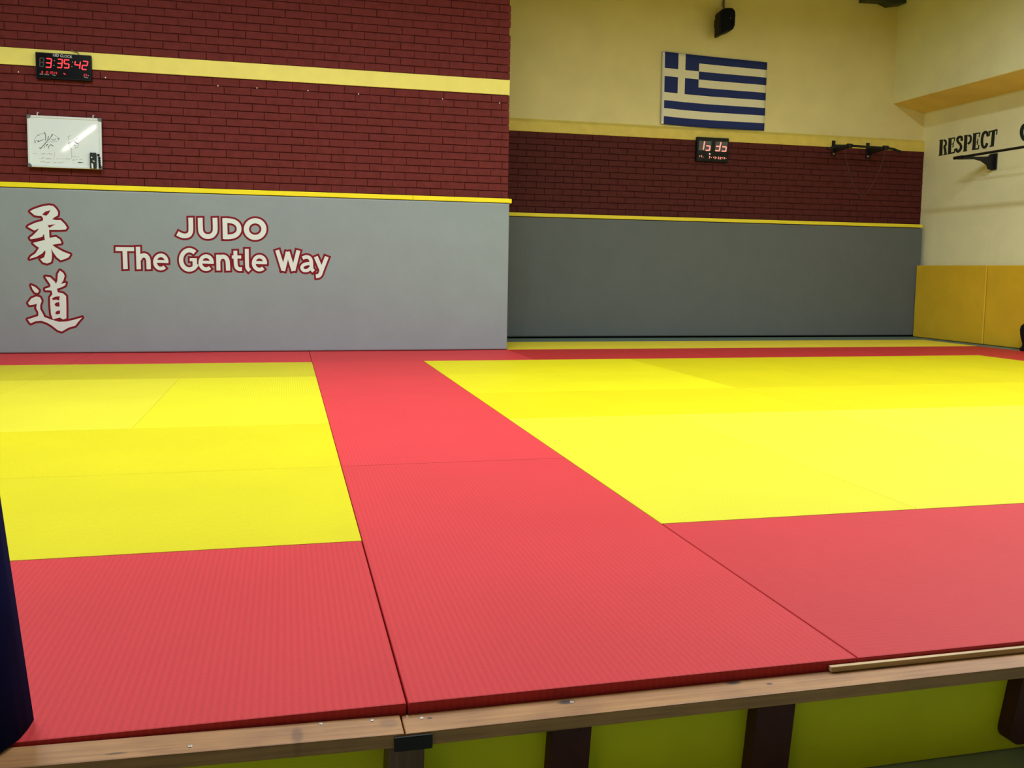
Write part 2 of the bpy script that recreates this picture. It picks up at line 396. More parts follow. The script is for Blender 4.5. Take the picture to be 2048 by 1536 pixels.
# stencilled words painted on the right wall
def rc(x, y): return at(1868+x/11.378, 230+y/11.378, 0, 8.2985)
m = MB(); m.nrm = Vector((-1, 0, 0))
def st(wd, pts, ends='butt'): m.ribbon(pts, wd, rc, ends=ends)
st(72, [(167, 570), (152, 915)]); st(24, [(105, 925), (197, 905)]); st(24, [(122, 580), (205, 566)])
st(46, smooth_pts([(215, 585), (255, 580), (272, 625), (262, 690), (222, 715)], 3)); st(56, smooth_pts([(232, 715), (252, 780), (258, 850), (265, 890)], 3)); st(22, [(212, 908), (302, 885)])
st(72, [(368, 525), (350, 880)]); st(30, [(325, 548), (478, 518)]); st(22, [(470, 515), (462, 600)]); st(20, [(400, 668), (440, 650)]); st(22, [(446, 605), (428, 735)]); st(30, [(315, 885), (470, 850)]); st(26, [(472, 770), (462, 862)])
st(58, smooth_pts([(628, 590), (630, 510), (580, 500), (535, 540), (545, 610), (600, 670), (615, 740), (580, 810), (530, 830), (500, 760)], 3))
st(72, [(727, 460), (708, 820)]); st(26, [(662, 826), (752, 808)]); st(48, smooth_pts([(780, 475), (825, 475), (840, 530), (825, 610), (770, 660)], 3)); st(26, [(685, 478), (770, 462)])
st(74, [(932, 415), (905, 785)]); st(30, [(888, 438), (1055, 405)]); st(24, [(1045, 400), (1025, 505)]); st(20, [(960, 620), (1000, 600)]); st(24, [(1000, 540), (985, 680)]); st(30, [(862, 788), (1015, 765)]); st(26, [(1022, 680), (1012, 772)])
st(60, smooth_pts([(1222, 490), (1212, 410), (1165, 390), (1118, 440), (1092, 560), (1098, 680), (1130, 735), (1175, 720), (1212, 640)], 3)); st(22, [(1085, 500), (1070, 640)])
st(74, [(1358, 355), (1325, 705)]); st(28, [(1262, 716), (1365, 698)]); st(34, [(1240, 388), (1442, 335)]); st(24, [(1272, 385), (1262, 470)]); st(26, [(1437, 330), (1424, 448)])
st(84, ell(2085, 395, 92, 165, 300, 60, 22))
m.build('painted_lettering', M['stencil'], wr, recalc=False)['label'] = 'black stencilled word RESPECT and the C of the next word'

# dark box for something unidentified at the ceiling
m = MB(); a = at(1725, 3, 1, 8.45); b = at(1832, 7, 1, 8.45)
m.prism([(a.x, 8.37, a.z), (a.x+.28, 8.37, a.z+.01), (a.x+.40, 8.37, a.z-.03), (b.x-.10, 8.37, b.z-.015), (b.x, 8.37, b.z+.03), (b.x, 8.37, CEIL-.002), (a.x, 8.37, CEIL-.002)], (0, .155, 0), .006)
tag(m.build('ceiling_fixture', M['fixture']), 'dark metal edge just showing at the ceiling above the far corner', 'fixture')

# ------------------------------------------------------------------ raised platform
pl = thing('raised_platform', (1, 0, FLOOR), 'low raised platform with a pine edge beam, dark posts and yellow front panels', 'platform')
m = MB(); m.box(-5.99, 8.29, .032, 7.095, FLOOR+.001, -.031); m.box(2.06, 8.29, 7.095, 8.49, FLOOR+.001, -.031); m.build('deck', M['deck'], pl)
for x0, x1 in ((-.60, -.05), (.03, .285), (.37, .735), (.83, 1.56)):
    m = MB(); m.box(x0-.03, x1+.03, .016, .031, FLOOR+.002, -.050, .001, 1); m.build('front_panel', M['panel_yellow'], pl)
def post(x0, x1, y0, y1, mt, zb=FLOOR+.001, rb=.004, lean=-.012):
    m = MB(); b = bmesh.new()
    bmesh.ops.create_cube(b, size=1)
    for v in b.verts:
        v.co = ((x0+x1)/2+v.co.x*(x1-x0)+(lean if v.co.z < 0 else 0), (y0+y1)/2+v.co.y*(y1-y0), (zb-.050)/2+v.co.z*(-.050-zb))
    vert = [e for e in b.edges if abs(e.verts[0].co.z-e.verts[1].co.z) < 1e-6 and e.verts[0].co.z < -.1 and abs(e.verts[0].co.x-e.verts[1].co.x) < 1e-6]
    if rb > .01: bmesh.ops.bevel(b, geom=vert, offset=rb, segments=5, profile=.5, affect='EDGES')
    else: bmesh.ops.bevel(b, geom=b.edges[:], offset=rb, segments=2, profile=.5, affect='EDGES')
    m.add(b); return m.build('post', mt, pl)
post(-.043, .027, -.050, .015, M['post_wood'], lean=-.006)
post(.290, .375, -.022, .015, M['post_dark'])
post(.746, .838, -.022, .015, M['post_dark'], lean=-.018)
post(1.425, 1.53, -.022, .015, M['post_dark'], zb=-.235, rb=.032, lean=-.035)
# edge beams
tilt = lambda x: -.0205*(x+.0155)          # the left beam rises a little toward its far end
m = MB(); m.box(-.95, -.0155, -.070, -.0015, -.0470, -.0195, .0025)
for v in m.bm.verts: v.co.z += tilt(v.co.x)
bl_ = m.build('edge_beam', M['wood_beam'], pl)
m = MB(); m.box(-.0125, 3.2, -.068, -.0005, -.0490, -.0215, .0025); br_ = m.build('edge_beam', M['wood_beam'], pl)
m = MB(); m.box(-.035, .037, -.0755, -.0702, -.0515, -.0235, .002); m.build('joint_bracket', M['black_metal'], pl)
for px, py, par in ((641, 1447, bl_), (744, 1440, bl_), (380, 1492, bl_), (843, 1435.5, br_), (1143.5, 1403.5, br_)):
    z = -.0192 if par is bl_ else -.0212
    p = at(px, py, 2, z)
    if par is bl_: z += tilt(p.x); p = at(px, py, 2, z)
    m = MB(); m.lathe([(.0042, -.0008), (.0046, .0002), (.0036, .0007), (.0017, .0003)], (p.x, p.y, z), 14); m.build('screw', M['steel'], par)
m = MB(); m.box(.925, 3.2, -.0115, -.0005, -.0208, -.0085, .0015)
tag(m.build('plywood_strip', M['strip']), 'pale softwood strip lying on the pine beam under the front right red mat', 'wood strip')

# ------------------------------------------------------------------ judo mats
def judo_mat(x0, x1, y0, y1, mt, shade, label, group):
    g, bv = (.0020, .003) if mt[0] == 'r' else (.0010, .0015)
    m = MB(); m.box(x0+g, x1-g, y0+g, y1-g, -.030, 0, bv, 2)
    o = m.build('judo_mat', M[mt], loc=((x0+x1)/2, (y0+y1)/2, -.030))
    o.color = (*shade, 1) if isinstance(shade, tuple) else (shade, shade, shade, 1)
    return tag(o, label, 'mat', group)
RB, YB, GB = 'red judo mats', 'yellow judo mats', 'grey green edge mats'
L_ = [
 (-2, 0, 0, 1, 'red_y', .97, 'red ribbed judo mat in the front left corner beside the navy pad', RB),
 (0, 1, 0, 2, 'red_y', 1.0, 'red ribbed judo mat running from the edge beam into the middle aisle', RB),
 (0, 1, 2, 4, 'red_y', 1.06, 'red judo mat second along the middle aisle, behind the cross seam', RB),
 (0, 1, 4, 6, 'red_y', 1.08, 'red judo mat at the far end of the middle aisle', RB),
 (1, 3, 0, 1, 'red_x', .94, 'smooth red judo mat at the front right over the softwood strip', RB),
 (-4, -2, 6, 6.995, 'red_x', 1.02, 'red judo mat along the lettered grey pad at the left edge of the photo', RB),
 (-2, 0, 6, 7.09, 'red_x', 1.02, 'dull red judo mat lying below the grey pad under the judo lettering', RB),
 (0, 2.06, 6, 7.09, 'red_x', 1.02, 'dull red judo mat below the blank right half of the lettered grey pad', RB),
 (2.06, 4, 6, 7, 'red_x', (.82, .68, .58), 'dark red border mat just right of the lettered pad corner', RB),
 (4, 6, 6, 7, 'red_x', (.82, .68, .58), 'dark red border mat second right of the lettered pad corner', RB),
 (6, 7.93, 6, 7, 'red_x', (.82, .68, .58), 'dark red border mat at the far right corner of the yellow field', RB),
 (7, 7.93, 4, 6, 'red_y', (.86, .72, .60), 'dark red border mat running toward the viewer at the right edge', RB),
 (-2, 0, 1, 2, 'yel_x', (.93, .945, .8), 'bright yellow judo mat behind the front left red mat', YB),
 (-4, -2, 1, 2, 'yel_x', (.93, .945, .8), 'yellow judo mat left beyond the navy pad behind the front left red mat', YB),
 (-2, 0, 2, 3, 'yel_x', (.94, .95, .6), 'yellow judo mat third row from the front left of the aisle', YB),
 (-1, 0, 3, 5, 'yel_y', (1.04, 1.09, 2.2), 'light yellow judo mat left of the aisle, right of the lengthwise seam', YB),
 (-2, -1, 3, 5, 'yel_y', (1.03, 1.07, 4.5), 'light yellow judo mat left of the lengthwise seam', YB),
 (-3, -2, 3, 5, 'yel_y', (1.03, 1.07, 4.5), 'light yellow judo mat at the left edge of the photo', YB),
 (-2, 0, 5, 6, 'yel_x', (.86, .87, 2.5), 'darker yellow judo mat next to the dull red mat under the lettering', YB),
 (-4, -2, 5, 6, 'yel_x', (.86, .87, 2.5), 'darker yellow judo mat in the back left below the two big characters', YB),
 (1, 2, 1, 3, 'yel_y', (1.0, 1.06, 4.0), 'pale yellow judo mat right of the aisle behind the smooth red mat', YB),
 (2, 3, 1, 3, 'yel_y', (1.0, 1.06, 5.0), 'pale yellow judo mat second right of the aisle behind the smooth red mat', YB),
 (3, 4, 1, 3, 'yel_y', (1.0, 1.06, 6.0), 'pale yellow judo mat third right of the aisle, at the right edge', YB),
 (4, 5, 1, 3, 'yel_y', (1.0, 1.06, 6.0), 'sliver of pale yellow judo mat fourth right of the aisle', YB),
 (1, 3, 3, 4, 'yel_x', (.97, .97, .4), 'deep yellow judo mat in a narrow row right of the aisle', YB),
 (3, 5, 3, 4, 'yel_x', (.97, .96, .4), 'deep yellow judo mat second along the narrow row', YB),
 (5, 7, 3, 4, 'yel_x', (.97, .96, .4), 'deep yellow judo mat third along the narrow row at the right edge', YB),
 (1, 3, 4, 5, 'yel_x', (1.04, 1.07, .8), 'vivid yellow judo mat right of the aisle, second row before the back border', YB),
 (1, 3, 5, 6, 'yel_x', (1.04, 1.06, .6), 'vivid yellow judo mat at the aisle corner touching the back red border', YB),
 (3, 4, 4, 6, 'yel_y', (.93, .92, .3), 'golden yellow judo mat touching the back border right of the vivid ones', YB),
 (4, 5, 4, 6, 'yel_y', (.93, .91, .3), 'golden yellow judo mat second from the vivid ones at the back border', YB),
 (5, 6, 4, 6, 'yel_y', (.93, .91, .3), 'golden yellow judo mat third from the vivid ones at the back border', YB),
 (6, 7, 4, 6, 'yel_y', (.92, .90, .3), 'golden yellow judo mat in the far right corner of the field', YB),
 (2.06, 4, 7, 7.9, 'yel_x', (1.12, 1.06, 6), 'dull yellow judo mat beyond the red border beside the lettered pad', YB),
 (4, 6, 7, 7.9, 'yel_x', (1.18, 1.06, 7), 'dull yellow judo mat in the middle of the strip before the far wall', YB),
 (6, 7.93, 7, 7.9, 'yel_x', (1.18, 1.06, 7), 'dull yellow judo mat at the right end of the strip before the far wall', YB),
 (2.06, 4, 7.9, 8.49, 'grey_green', 1, 'grey green mat at the foot of the far grey pad, left end', GB),
 (4, 6, 7.9, 8.49, 'grey_green', 1, 'grey green mat at the foot of the far grey pad, middle', GB),
 (6, 8.29, 7.9, 8.49, 'grey_green', 1, 'grey green mat in the far right corner under the pads', GB),
 (7.93, 8.29, 5.8, 7.9, 'grey_green', 1, 'narrow grey green mat along the mustard yellow wall pads', GB),
]
for a in L_: judo_mat(*a)

# ------------------------------------------------------------------ lettered grey pad
PY = 6.95
pad = thing('wall_pad', (-.5, 7.02, .003), 'long light grey wall pad lettered JUDO The Gentle Way with two large characters', 'wall pad', 'grey wall pads')
m = MB(); m.box(-5, 2.037, PY, 7.088, .003, 1.524, .016, 4); m.build('cover', M['pad'], pad, smooth=False)
def c6(x, y): return (220+x/8.904, 420+y/8.904)
def c7(x, y): return (440+x/8.904, 420+y/8.904)
WHITE, RED = [], []
def ls(fn, pts, wd, sm=True, ends='butt'):
    P = [fn(*p) for p in (smooth_pts(pts, 4) if sm and len(pts) > 2 else pts)]
    WHITE.append((P, wd/8.904, ends))
ls(c6, [(1436, 137), (1440, 330), (1432, 400), (1400, 445), (1335, 462), (1270, 450), (1200, 415)], 84)
ls(c6, [(1606, 140), (1612, 340), (1630, 410), (1680, 458), (1745, 472), (1810, 458), (1857, 410), (1874, 340), (1868, 140)], 86)
ls(c7, [(85, 145), (94, 515)], 86, False)
ls(c7, [(60, 188), (170, 192), (255, 212), (318, 262), (340, 335), (322, 405), (265, 455), (180, 476), (70, 478)], 84)
ls(c7, ell(626, 340, 156, 148, 0, 360, 36), 92, False, 'round')
ls(c6, [(98, 694), (428, 698)], 72, False); ls(c6, [(262, 690), (276, 1052)], 82, False)
ls(c6, [(498, 655), (512, 1055)], 78, False); ls(c6, [(520, 880), (550, 830), (600, 808), (650, 826), (680, 880), (686, 950), (690, 1055)], 78)
def e_(fn, cx, cy, rx, ry):
    ls(fn, ell(cx, cy, rx, ry, 5, -180, 18)+ell(cx, cy, rx, ry, 180, 48, 14), 66, False)
    ls(fn, [(cx-rx, cy-12), (cx+rx+30, cy-4)], 52, False)
e_(c6, 905, 925, 104, 118); e_(c6, 1712, 938, 104, 116); e_(c7, 702, 945, 102, 116)
ls(c6, ell(1412, 888, 146, 172, -48, -335, 30), 78, False); ls(c6, [(1508, 870), (1512, 1020)], 78, False); ls(c6, [(1420, 885), (1545, 885)], 56, False)
ls(c6, [(1925, 795), (1932, 1078)], 72, False); ls(c7, [(-28, 900), (0, 850), (48, 830), (100, 848), (130, 895), (140, 960), (145, 1080)], 76)
ls(c7, [(272, 725), (280, 950), (296, 1020), (335, 1050), (392, 1052)], 68); ls(c7, [(212, 836), (378, 838)], 56, False)
ls(c7, [(477, 692), (482, 980), (496, 1040), (530, 1080)], 70)
ls(c7, [(1018, 715), (1130, 1075)], 72, False); ls(c7, [(1125, 1085), (1207, 745)], 70, False); ls(c7, [(1205, 745), (1308, 1085)], 70, False); ls(c7, [(1306, 1080), (1396, 720)], 72, False)
ls(c7, [(1470, 858), (1530, 835), (1590, 850), (1620, 900), (1628, 980), (1634, 1050), (1668, 1092)], 64); ls(c7, [(1620, 955), (1545, 958), (1480, 985), (1458, 1030), (1490, 1075), (1560, 1075), (1625, 1020)], 58)
ls(c7, [(1706, 830), (1806, 1065)], 72, False); ls(c7, [(1903, 832), (1815, 1060), (1785, 1140), (1755, 1172), (1708, 1180)], 70)
fW = lambda x, y: at(x, y, 1, PY-.0050)
fR = lambda x, y: at(x, y, 1, PY-.0004)
for i0, i1, word in ((0, 5, 'JUDO'), (5, 11, 'The'), (11, 23, 'Gentle'), (23, 31, 'Way')):
    m = MB()
    for P, wd, e in WHITE[i0:i1]: m.ribbon(P, wd, fW, ends=e)
    let = m.build('lettering', M['print_white'], pad, recalc=False); let['label'] = 'white word %s with a dark red outline' % word
    m = MB()
    for P, wd, e in WHITE[i0:i1]: m.ribbon(P, wd+7.8, fR, ends=e, ext=3.9 if e == 'butt' else 0)
    m.build('outline', M['print_red'], let, recalc=False)
# two brush characters
def k3(x, y): return (20+x/5.122, 380+y/5.122)
K1 = [(205,218),(240,198),(290,180),(350,163),(400,157),(440,163),(470,190),(492,225),(490,260),(455,280),(430,300),(470,308),(520,308),(560,348),(584,385),(570,405),(520,408),(400,408),(402,440),(405,490),(470,480),(512,508),(528,545),(470,555),(432,562),(470,590),(540,630),(618,660),(600,690),(560,708),(520,720),(480,690),(440,635),(420,598),(430,650),(430,700),(420,738),(380,753),(340,742),(310,708),(350,690),(363,645),(360,615),(330,650),(270,685),(200,705),(215,680),(260,650),(298,592),(262,568),(235,542),(300,525),(357,512),(352,480),(348,447),(330,480),(270,495),(212,505),(202,490),(240,460),(275,425),(300,392),(250,415),(220,400),(180,376),(200,362),(260,335),(335,315),(340,292),(322,266),(290,266),(250,258)]
K1H = [[(330,252),(360,222),(415,207),(392,245),(370,264)], [(385,362),(465,350),(402,388)], [(208,510),(270,500),(330,485),(330,500),(280,516),(215,522)]]
K2 = [(185,1157),(220,1110),(270,1090),(308,1100),(325,1135),(310,1180),(310,1220),(340,1275),(350,1300),(420,1327),(500,1350),(580,1347),(660,1328),(740,1305),(700,1350),(670,1390),(600,1410),(530,1450),(490,1437),(430,1390),(380,1360),(320,1340),(260,1345),(210,1367),(180,1325),(230,1310),(290,1290),(290,1250),(268,1210),(275,1165),(240,1175),(200,1180)]
K3 = [(215,975),(260,995),(297,1030),(285,1055),(255,1050),(230,1015)]
K4 = [(360,888),(410,893),(460,940),(470,962),(485,930),(490,860),(512,825),(545,850),(560,880),(545,930),(520,962),(572,950),(565,977),(530,995),(480,1012),(490,1047),(545,1060),(575,1087),(578,1200),(578,1315),(545,1327),(510,1307),(470,1317),(440,1327),(420,1272),(412,1180),(410,1100),(435,1068),(425,1030),(400,1027),(362,1027),(358,1012),(410,995),(415,970),(387,930)]
K4H = [[(430,1108),(470,1092),(510,1088),(503,1132),(475,1122),(440,1128)], [(455,1172),(470,1155),(505,1148),(508,1195),(470,1192)], [(462,1262),(478,1240),(512,1232),(512,1268),(480,1275)]]
fH = lambda x, y: at(x, y, 1, PY-.0058)
for KS, HS, lab in (((K1,), K1H, 'upper white brush character'), ((K2, K3, K4), K4H, 'lower white brush character')):
    m = MB()
    for K in KS: m.poly([fW(*k3(*p)) for p in K])
    kan = m.build('kanji', M['print_white'], pad, recalc=False); kan['label'] = lab
    m = MB()
    for K in KS: m.ribbon([k3(*p) for p in K], 8.4, fR, closed=True)
    for K in HS: m.poly([fH(*k3(*p)) for p in K])
    m.build('outline', M['print_red'], kan, recalc=False)

# far grey pad
m = MB(); m.box(2.062, 8.225, 8.36, 8.4985, .020, 1.482, .018, 4)
tag(m.build('wall_pad', M['pad_far']), 'plain dark grey wall pad on the far wall in the recess', 'wall pad', 'grey wall pads')
# mustard pads on the right wall
for y0, y1, lab in ((7.165, 8.352, 'mustard yellow wall pad in the far corner touching the dark grey pad'), (5.95, 7.155, 'mustard yellow wall pad at the right edge of the photo')):
    m = MB(); m.box(8.15, 8.288, y0, y1, .004, .976, .012, 3)
    tag(m.build('wall_pad', M['pad_yellow']), lab, 'wall pad', 'mustard yellow wall pads')

# navy pad leaning at the front left
def navy(x, y, z): return (x-.107*z, y, z)
foot = [(-.684, .075), (-.685, .045), (-.690, .012), (-.703, -.018), (-.722, -.042), (-.75, -.055), (-1.35, -.06), (-1.35, .085), (-.70, .085)]
m = MB(); b = bmesh.new()
rings = [[b.verts.new(navy(x, y, z)) for x, y in foot] for z in (.001, .3, .6, .9, 1.25)]
for i in range(4):
    for k in range(len(foot)): b.faces.new([rings[i][k], rings[i][(k+1) % len(foot)], rings[i+1][(k+1) % len(foot)], rings[i+1][k]])
b.faces.new(rings[0][::-1]); b.faces.new(rings[-1]); m.add(b)
bmesh.ops.split_edges(m.bm, edges=[e for e in m.bm.edges if len(e.link_faces) == 2 and e.calc_face_angle(0) > .9])
tag(m.build('upright_pad', M['navy'], smooth=True), 'dark navy upright pad standing at the front left corner of the platform', 'pad')

# ------------------------------------------------------------------ things on the near wall
# whiteboard
BY = 7.045
def bc(x, y): return (40+x/11.378, 220+y/11.378)
def bp_(x, y, dy=0): return at(*bc(x, y), 1, BY-dy)
TL, TR, BR, BL = bp_(150, 112), bp_(1835, 190), bp_(1888, 1362), bp_(195, 1285)
wb = thing('whiteboard', ((TL.x+TR.x)/2, BY+.02, BL.z), 'small whiteboard with marker sketches hanging on the maroon brick wall', 'whiteboard')
x0, x1, z0, z1 = (TL.x+BL.x)/2, (TR.x+BR.x)/2, (BL.z+BR.z)/2, (TL.z+TR.z)/2
m = MB(); m.box(x0+.012, x1-.012, BY, BY+.012, z0+.012, z1-.012); m.build('panel', M['board'], wb)
m = MB(); t = .021
m.box(x0+.03, x1-.03, BY-.006, BY+.016, z1-t, z1, .004); m.box(x0+.03, x1-.03, BY-.006, BY+.016, z0, z0+t, .004)
m.box(x0, x0+t, BY-.006, BY+.016, z0+.03, z1-.03, .004); m.box(x1-t, x1, BY-.006, BY+.016, z0+.03, z1-.03, .004)
m.build('frame', M['alu'], wb)
for xx, zz in ((x0, z1), (x1, z1), (x0, z0), (x1, z0)):
    sx = 1 if xx == x0 else -1; sz = 1 if zz == z0 else -1
    m = MB(); m.prism([(xx-sx*.002, BY-.008, zz-sz*.002), (xx+sx*.032, BY-.008, zz-sz*.002), (xx+sx*.030, BY-.008, zz+sz*.018), (xx+sx*.018, BY-.008, zz+sz*.030), (xx-sx*.002, BY-.008, zz+sz*.032)], (0, .026, 0), .002)
    m.build('corner', M['corner'], wb)
for px in (395, 1665):
    p = bp_(px, 75 if px < 1000 else 155)
    m = MB(); m.tube([(p.x, WY+.004, z1+.028), (p.x, BY-.004, z1+.026), (p.x, BY-.009, z1+.012), (p.x, BY-.007, z1-.004)], .0045, 8); m.build('hook', M['white_plastic'], wb)
fB = lambda x, y: bp_(x, y, .0008)
m = MB()
S1 = [([(555, 495), (580, 560), (582, 700)], 15), ([(590, 740), (470, 875)], 17), ([(440, 865), (480, 875)], 22), ([(590, 735), (690, 640), (735, 545)], 13), ([(630, 680), (650, 590)], 15), ([(710, 610), (740, 555)], 15),
      ([(720, 660), (750, 690), (820, 655)], 11), ([(850, 650), (905, 650)], 13), ([(895, 640), (870, 690)], 11), ([(375, 690), (420, 720), (540, 670)], 11), ([(400, 715), (430, 700)], 20), ([(400, 575), (440, 570)], 14), ([(335, 690), (350, 750)], 16),
      ([(585, 805), (635, 785)], 20), ([(670, 805), (715, 790), (760, 830)], 14), ([(630, 840), (660, 830), (655, 880)], 11), ([(565, 820), (560, 865)], 9),
      ([(1240, 710), (1275, 750), (1330, 765)], 15), ([(1235, 790), (1260, 810)], 15), ([(1095, 760), (1150, 740)], 11), ([(1255, 850), (1275, 870)], 9), ([(1155, 880), (1180, 885)], 12),
      ([(1318, 1193), (1400, 1196)], 26), ([(1400, 1190), (1450, 1200)], 11)]
for P, wd in S1: m.ribbon(P, wd, fB)
m.build('marker_drawing', M['ink'], wb, recalc=False)
S2 = [(smooth_pts([(570, 535), (470, 545), (400, 585), (355, 620), (335, 690), (345, 760)], 3), 8), ([(735, 545), (800, 580), (880, 640)], 8), ([(600, 740), (720, 720), (860, 712)], 7), ([(1085, 605), (1160, 580)], 9), ([(1098, 605), (1105, 690)], 9), ([(1095, 770), (1190, 715), (1330, 640)], 7), ([(1265, 645), (1320, 650)], 9),
      ([(1330, 770), (1310, 840), (1265, 870)], 8), ([(1110, 770), (1150, 850)], 6), ([(1172, 885), (1178, 1110)], 8), ([(790, 960), (770, 1130)], 6)]
m = MB()
for P, wd in S2: m.ribbon(P, wd, fB)
m.build('marker_drawing', M['ink_thin'], wb, recalc=False)
def scribble(xa, xb, y, amp, wd):
    x = xa; P = []
    while x < xb:
        P.append((x, y+random.uniform(-amp, amp))); x += random.uniform(9, 17)
        if random.random() < .14:
            if len(P) > 1: m.ribbon(P, wd, fB)
            P = []; x += 14
    if len(P) > 1: m.ribbon(P, wd, fB)
for a in ((300, 390, 990, 14, 7), (480, 590, 1000, 13, 7), (620, 750, 1000, 12, 7), (440, 560, 1090, 15, 8), (590, 725, 1105, 12, 10), (460, 580, 1180, 15, 7), (590, 720, 1188, 10, 8), (760, 990, 1195, 12, 7), (820, 900, 1112, 10, 6), (920, 1010, 1112, 9, 6), (1030, 1145, 1118, 12, 7), (1205, 1350, 1060, 14, 8), (1190, 1300, 1135, 12, 10), (1310, 1420, 1135, 15, 6), (1210, 1310, 1195, 9, 5)):
    m = MB(); scribble(*a); m.build('marker_writing', M['ink_thin'], wb, recalc=False)
# eraser holder and magnets stuck on the board
m = MB(); q = [bp_(1590, 975), bp_(1735, 980), bp_(1762, 1345), bp_(1618, 1340)]
ex0, ex1, ez0, ez1 = (q[0].x+q[3].x)/2, (q[1].x+q[2].x)/2, (q[2].z+q[3].z)/2, (q[0].z+q[1].z)/2
er = thing('board_eraser', ((ex0+ex1)/2, BY, ez0), 'black board eraser stuck on the lower right of the whiteboard', 'eraser')
m = MB(); m.box(ex0, ex1, BY-.028, BY-.0065, ez0, ez1, .004); m.build('body', M['felt'], er)
m = MB(); fE = lambda x, y: bp_(x, y, .0288)
m.poly([fE(*p) for p in ((1622, 1210), (1660, 1222), (1672, 1325), (1632, 1330))]); m.poly([fE(*p) for p in ((1612, 1060), (1650, 1072), (1640, 1092), (1620, 1090))])
m.ribbon([(1650, 1145), (1680, 1155), (1665, 1185)], 9, fE); m.ribbon([(1685, 1155), (1700, 1185)], 8, fE)
m.build('mark', M['white_plastic'], er, recalc=False)['label'] = 'white printed marks'
ML = ['round black magnet a little left and above the column on the whiteboard', 'round black magnet, highest of the straight column on the whiteboard edge', 'round black magnet second from the top of the straight column', 'round black magnet in the middle of the straight column', 'round black magnet second from the bottom of the straight column', 'round black magnet at the bottom of the straight column near the corner']
for (px, py), lab in zip(((1783, 1025), (1805, 1092), (1808, 1148), (1812, 1198), (1815, 1250), (1818, 1300)), ML):
    p = bp_(px, py, .008)
    m = MB(); m.tube([(p.x, BY-.0065, p.z), (p.x, BY-.011, p.z), (p.x, BY-.0135, p.z)], .0108, 16, taper=[.0108, .0108, .008])
    tag(m.build('magnet', M['black']), lab, 'magnet', 'black magnets on the whiteboard')

# LED clocks
def seg_digit(mb, ch, tl, tr, br, bl, fn, wd, mi=0, gap=.10):
    TL_, TR_, BR_, BL_ = map(Vector, (tl, tr, br, bl)); ML_, MR_ = (TL_+BL_)/2, (TR_+BR_)/2
    seg = dict(a=(TL_, TR_), b=(TR_, MR_), c=(MR_, BR_), d=(BL_, BR_), e=(ML_, BL_), f=(TL_, ML_), g=(ML_, MR_))
    on = {'0': 'abcdef', '1': 'bc', '2': 'abged', '3': 'abgcd', '4': 'fgbc', '5': 'afgcd', '7': 'abc', '8': 'abcdefg', '9': 'abcdfg', 'o': 'gcd', 'd': 'bgcd', '6': 'afgecd'}[ch]
    for s in on:
        p, q = seg[s]; d = q-p; mb.ribbon([p+d*gap, q-d*gap], wd, fn, mi, ends='round', n=8)
def rect_clock(px_corners, yf, depth, rad):
    P = [at(x, y, 1, yf) for x, y in px_corners]
    return (P[0].x+P[3].x)/2, (P[1].x+P[2].x)/2, (P[2].z+P[3].z)/2, (P[0].z+P[1].z)/2
KY = 7.055
x0, x1, z0, z1 = rect_clock(((69, 103), (181.5, 111.5), (183.5, 162.5), (73, 156)), KY, .04, .004)
ck = thing('led_clock', ((x0+x1)/2, KY, z0), 'wide black digital wall clock with red digits on the maroon brick wall', 'clock', 'digital wall clocks')
m = MB(); m.box(x0, x1, KY, 7.093, z0, z1, .004); m.build('case', M['black'], ck)
m = MB(); m.box(x0+.012, x1-.012, KY-.002, KY+.004, z0+.012, z1-.010, .001, 1); m.build('display', M['glass_black'], ck)
def k5(x, y, d=.0030): return at(60+x/14.63, 95+y/14.63, 1, KY-d)
m = MB()
for ch, c in (('3', ((480, 320), (632, 335), (608, 585), (458, 572))), ('3', ((815, 340), (950, 350), (925, 590), (795, 582))), ('5', ((1010, 352), (1150, 370), (1132, 602), (1000, 590))), ('4', ((1325, 402), (1475, 420), (1450, 615), (1300, 610))), ('2', ((1550, 400), (1690, 412), (1655, 648), (1518, 635)))):
    m = MB(); seg_digit(m, ch, *c, k5, 36); m.build('digit', M['led'], ck, recalc=False)
for ch, x, y in (('8', 360, 722), ('1', 455, 724), ('0', 510, 728), ('2', 605, 735), ('0', 660, 738), ('1', 705, 742), ('9', 770, 748), ('2', 1590, 805), ('3', 1645, 810)):
    m = MB(); seg_digit(m, ch, (x-14, y-29), (x+18, y-27), (x+13, y+31), (x-19, y+29), k5, 6.5, gap=.04)
    m.build('date_digit', M['led'], ck, recalc=False)
m = MB(); m.ribbon([(980, 755), (1015, 770), (1045, 790)], 22, k5)
m.build('weekday_sign', M['led'], ck, recalc=False)
m = MB()
for c in ((715, 385), (700, 525), (1245, 425), (1225, 560), (1705, 822)):
    m = MB(); m.ribbon([c, (c[0]+1, c[1]+1)], 24, k5, ends='round'); m.build('dot', M['clock_print'], ck, recalc=False)
def txt(body, cx, cy, size, slope=.075, off=0.0):
    m = MB(); text_into(m, body, lambda x, y: k5(cx+x, cy-y+slope*x), size, offset=off); m.build('printed_word', M['clock_print'], ck, recalc=False)
txt('LED CLOCK', 950, 282, 105, .11, 2.5)
for bd, x, y in (('Date', 335, 795), ('Month', 492, 808), ('Year', 705, 825), ('Temp', 1635, 892)): txt(bd, x, y, 52, .09)
m = MB(); seg_digit(m, '8', (290, 305), (405, 315), (390, 560), (285, 550), k5, 34); m.build('unlit_digit', M['led_off'], ck, recalc=False)
m = MB(); q = [at(60+x/14.63, 95+y/14.63, 1, WY-.008) for x, y in ((1200, 85), (1280, 120), (1370, 135), (1420, 180), (1450, 235))]
m.tube(smooth_pts(q, 3), .004, 8); m.build('cable', M['cable'], ck)

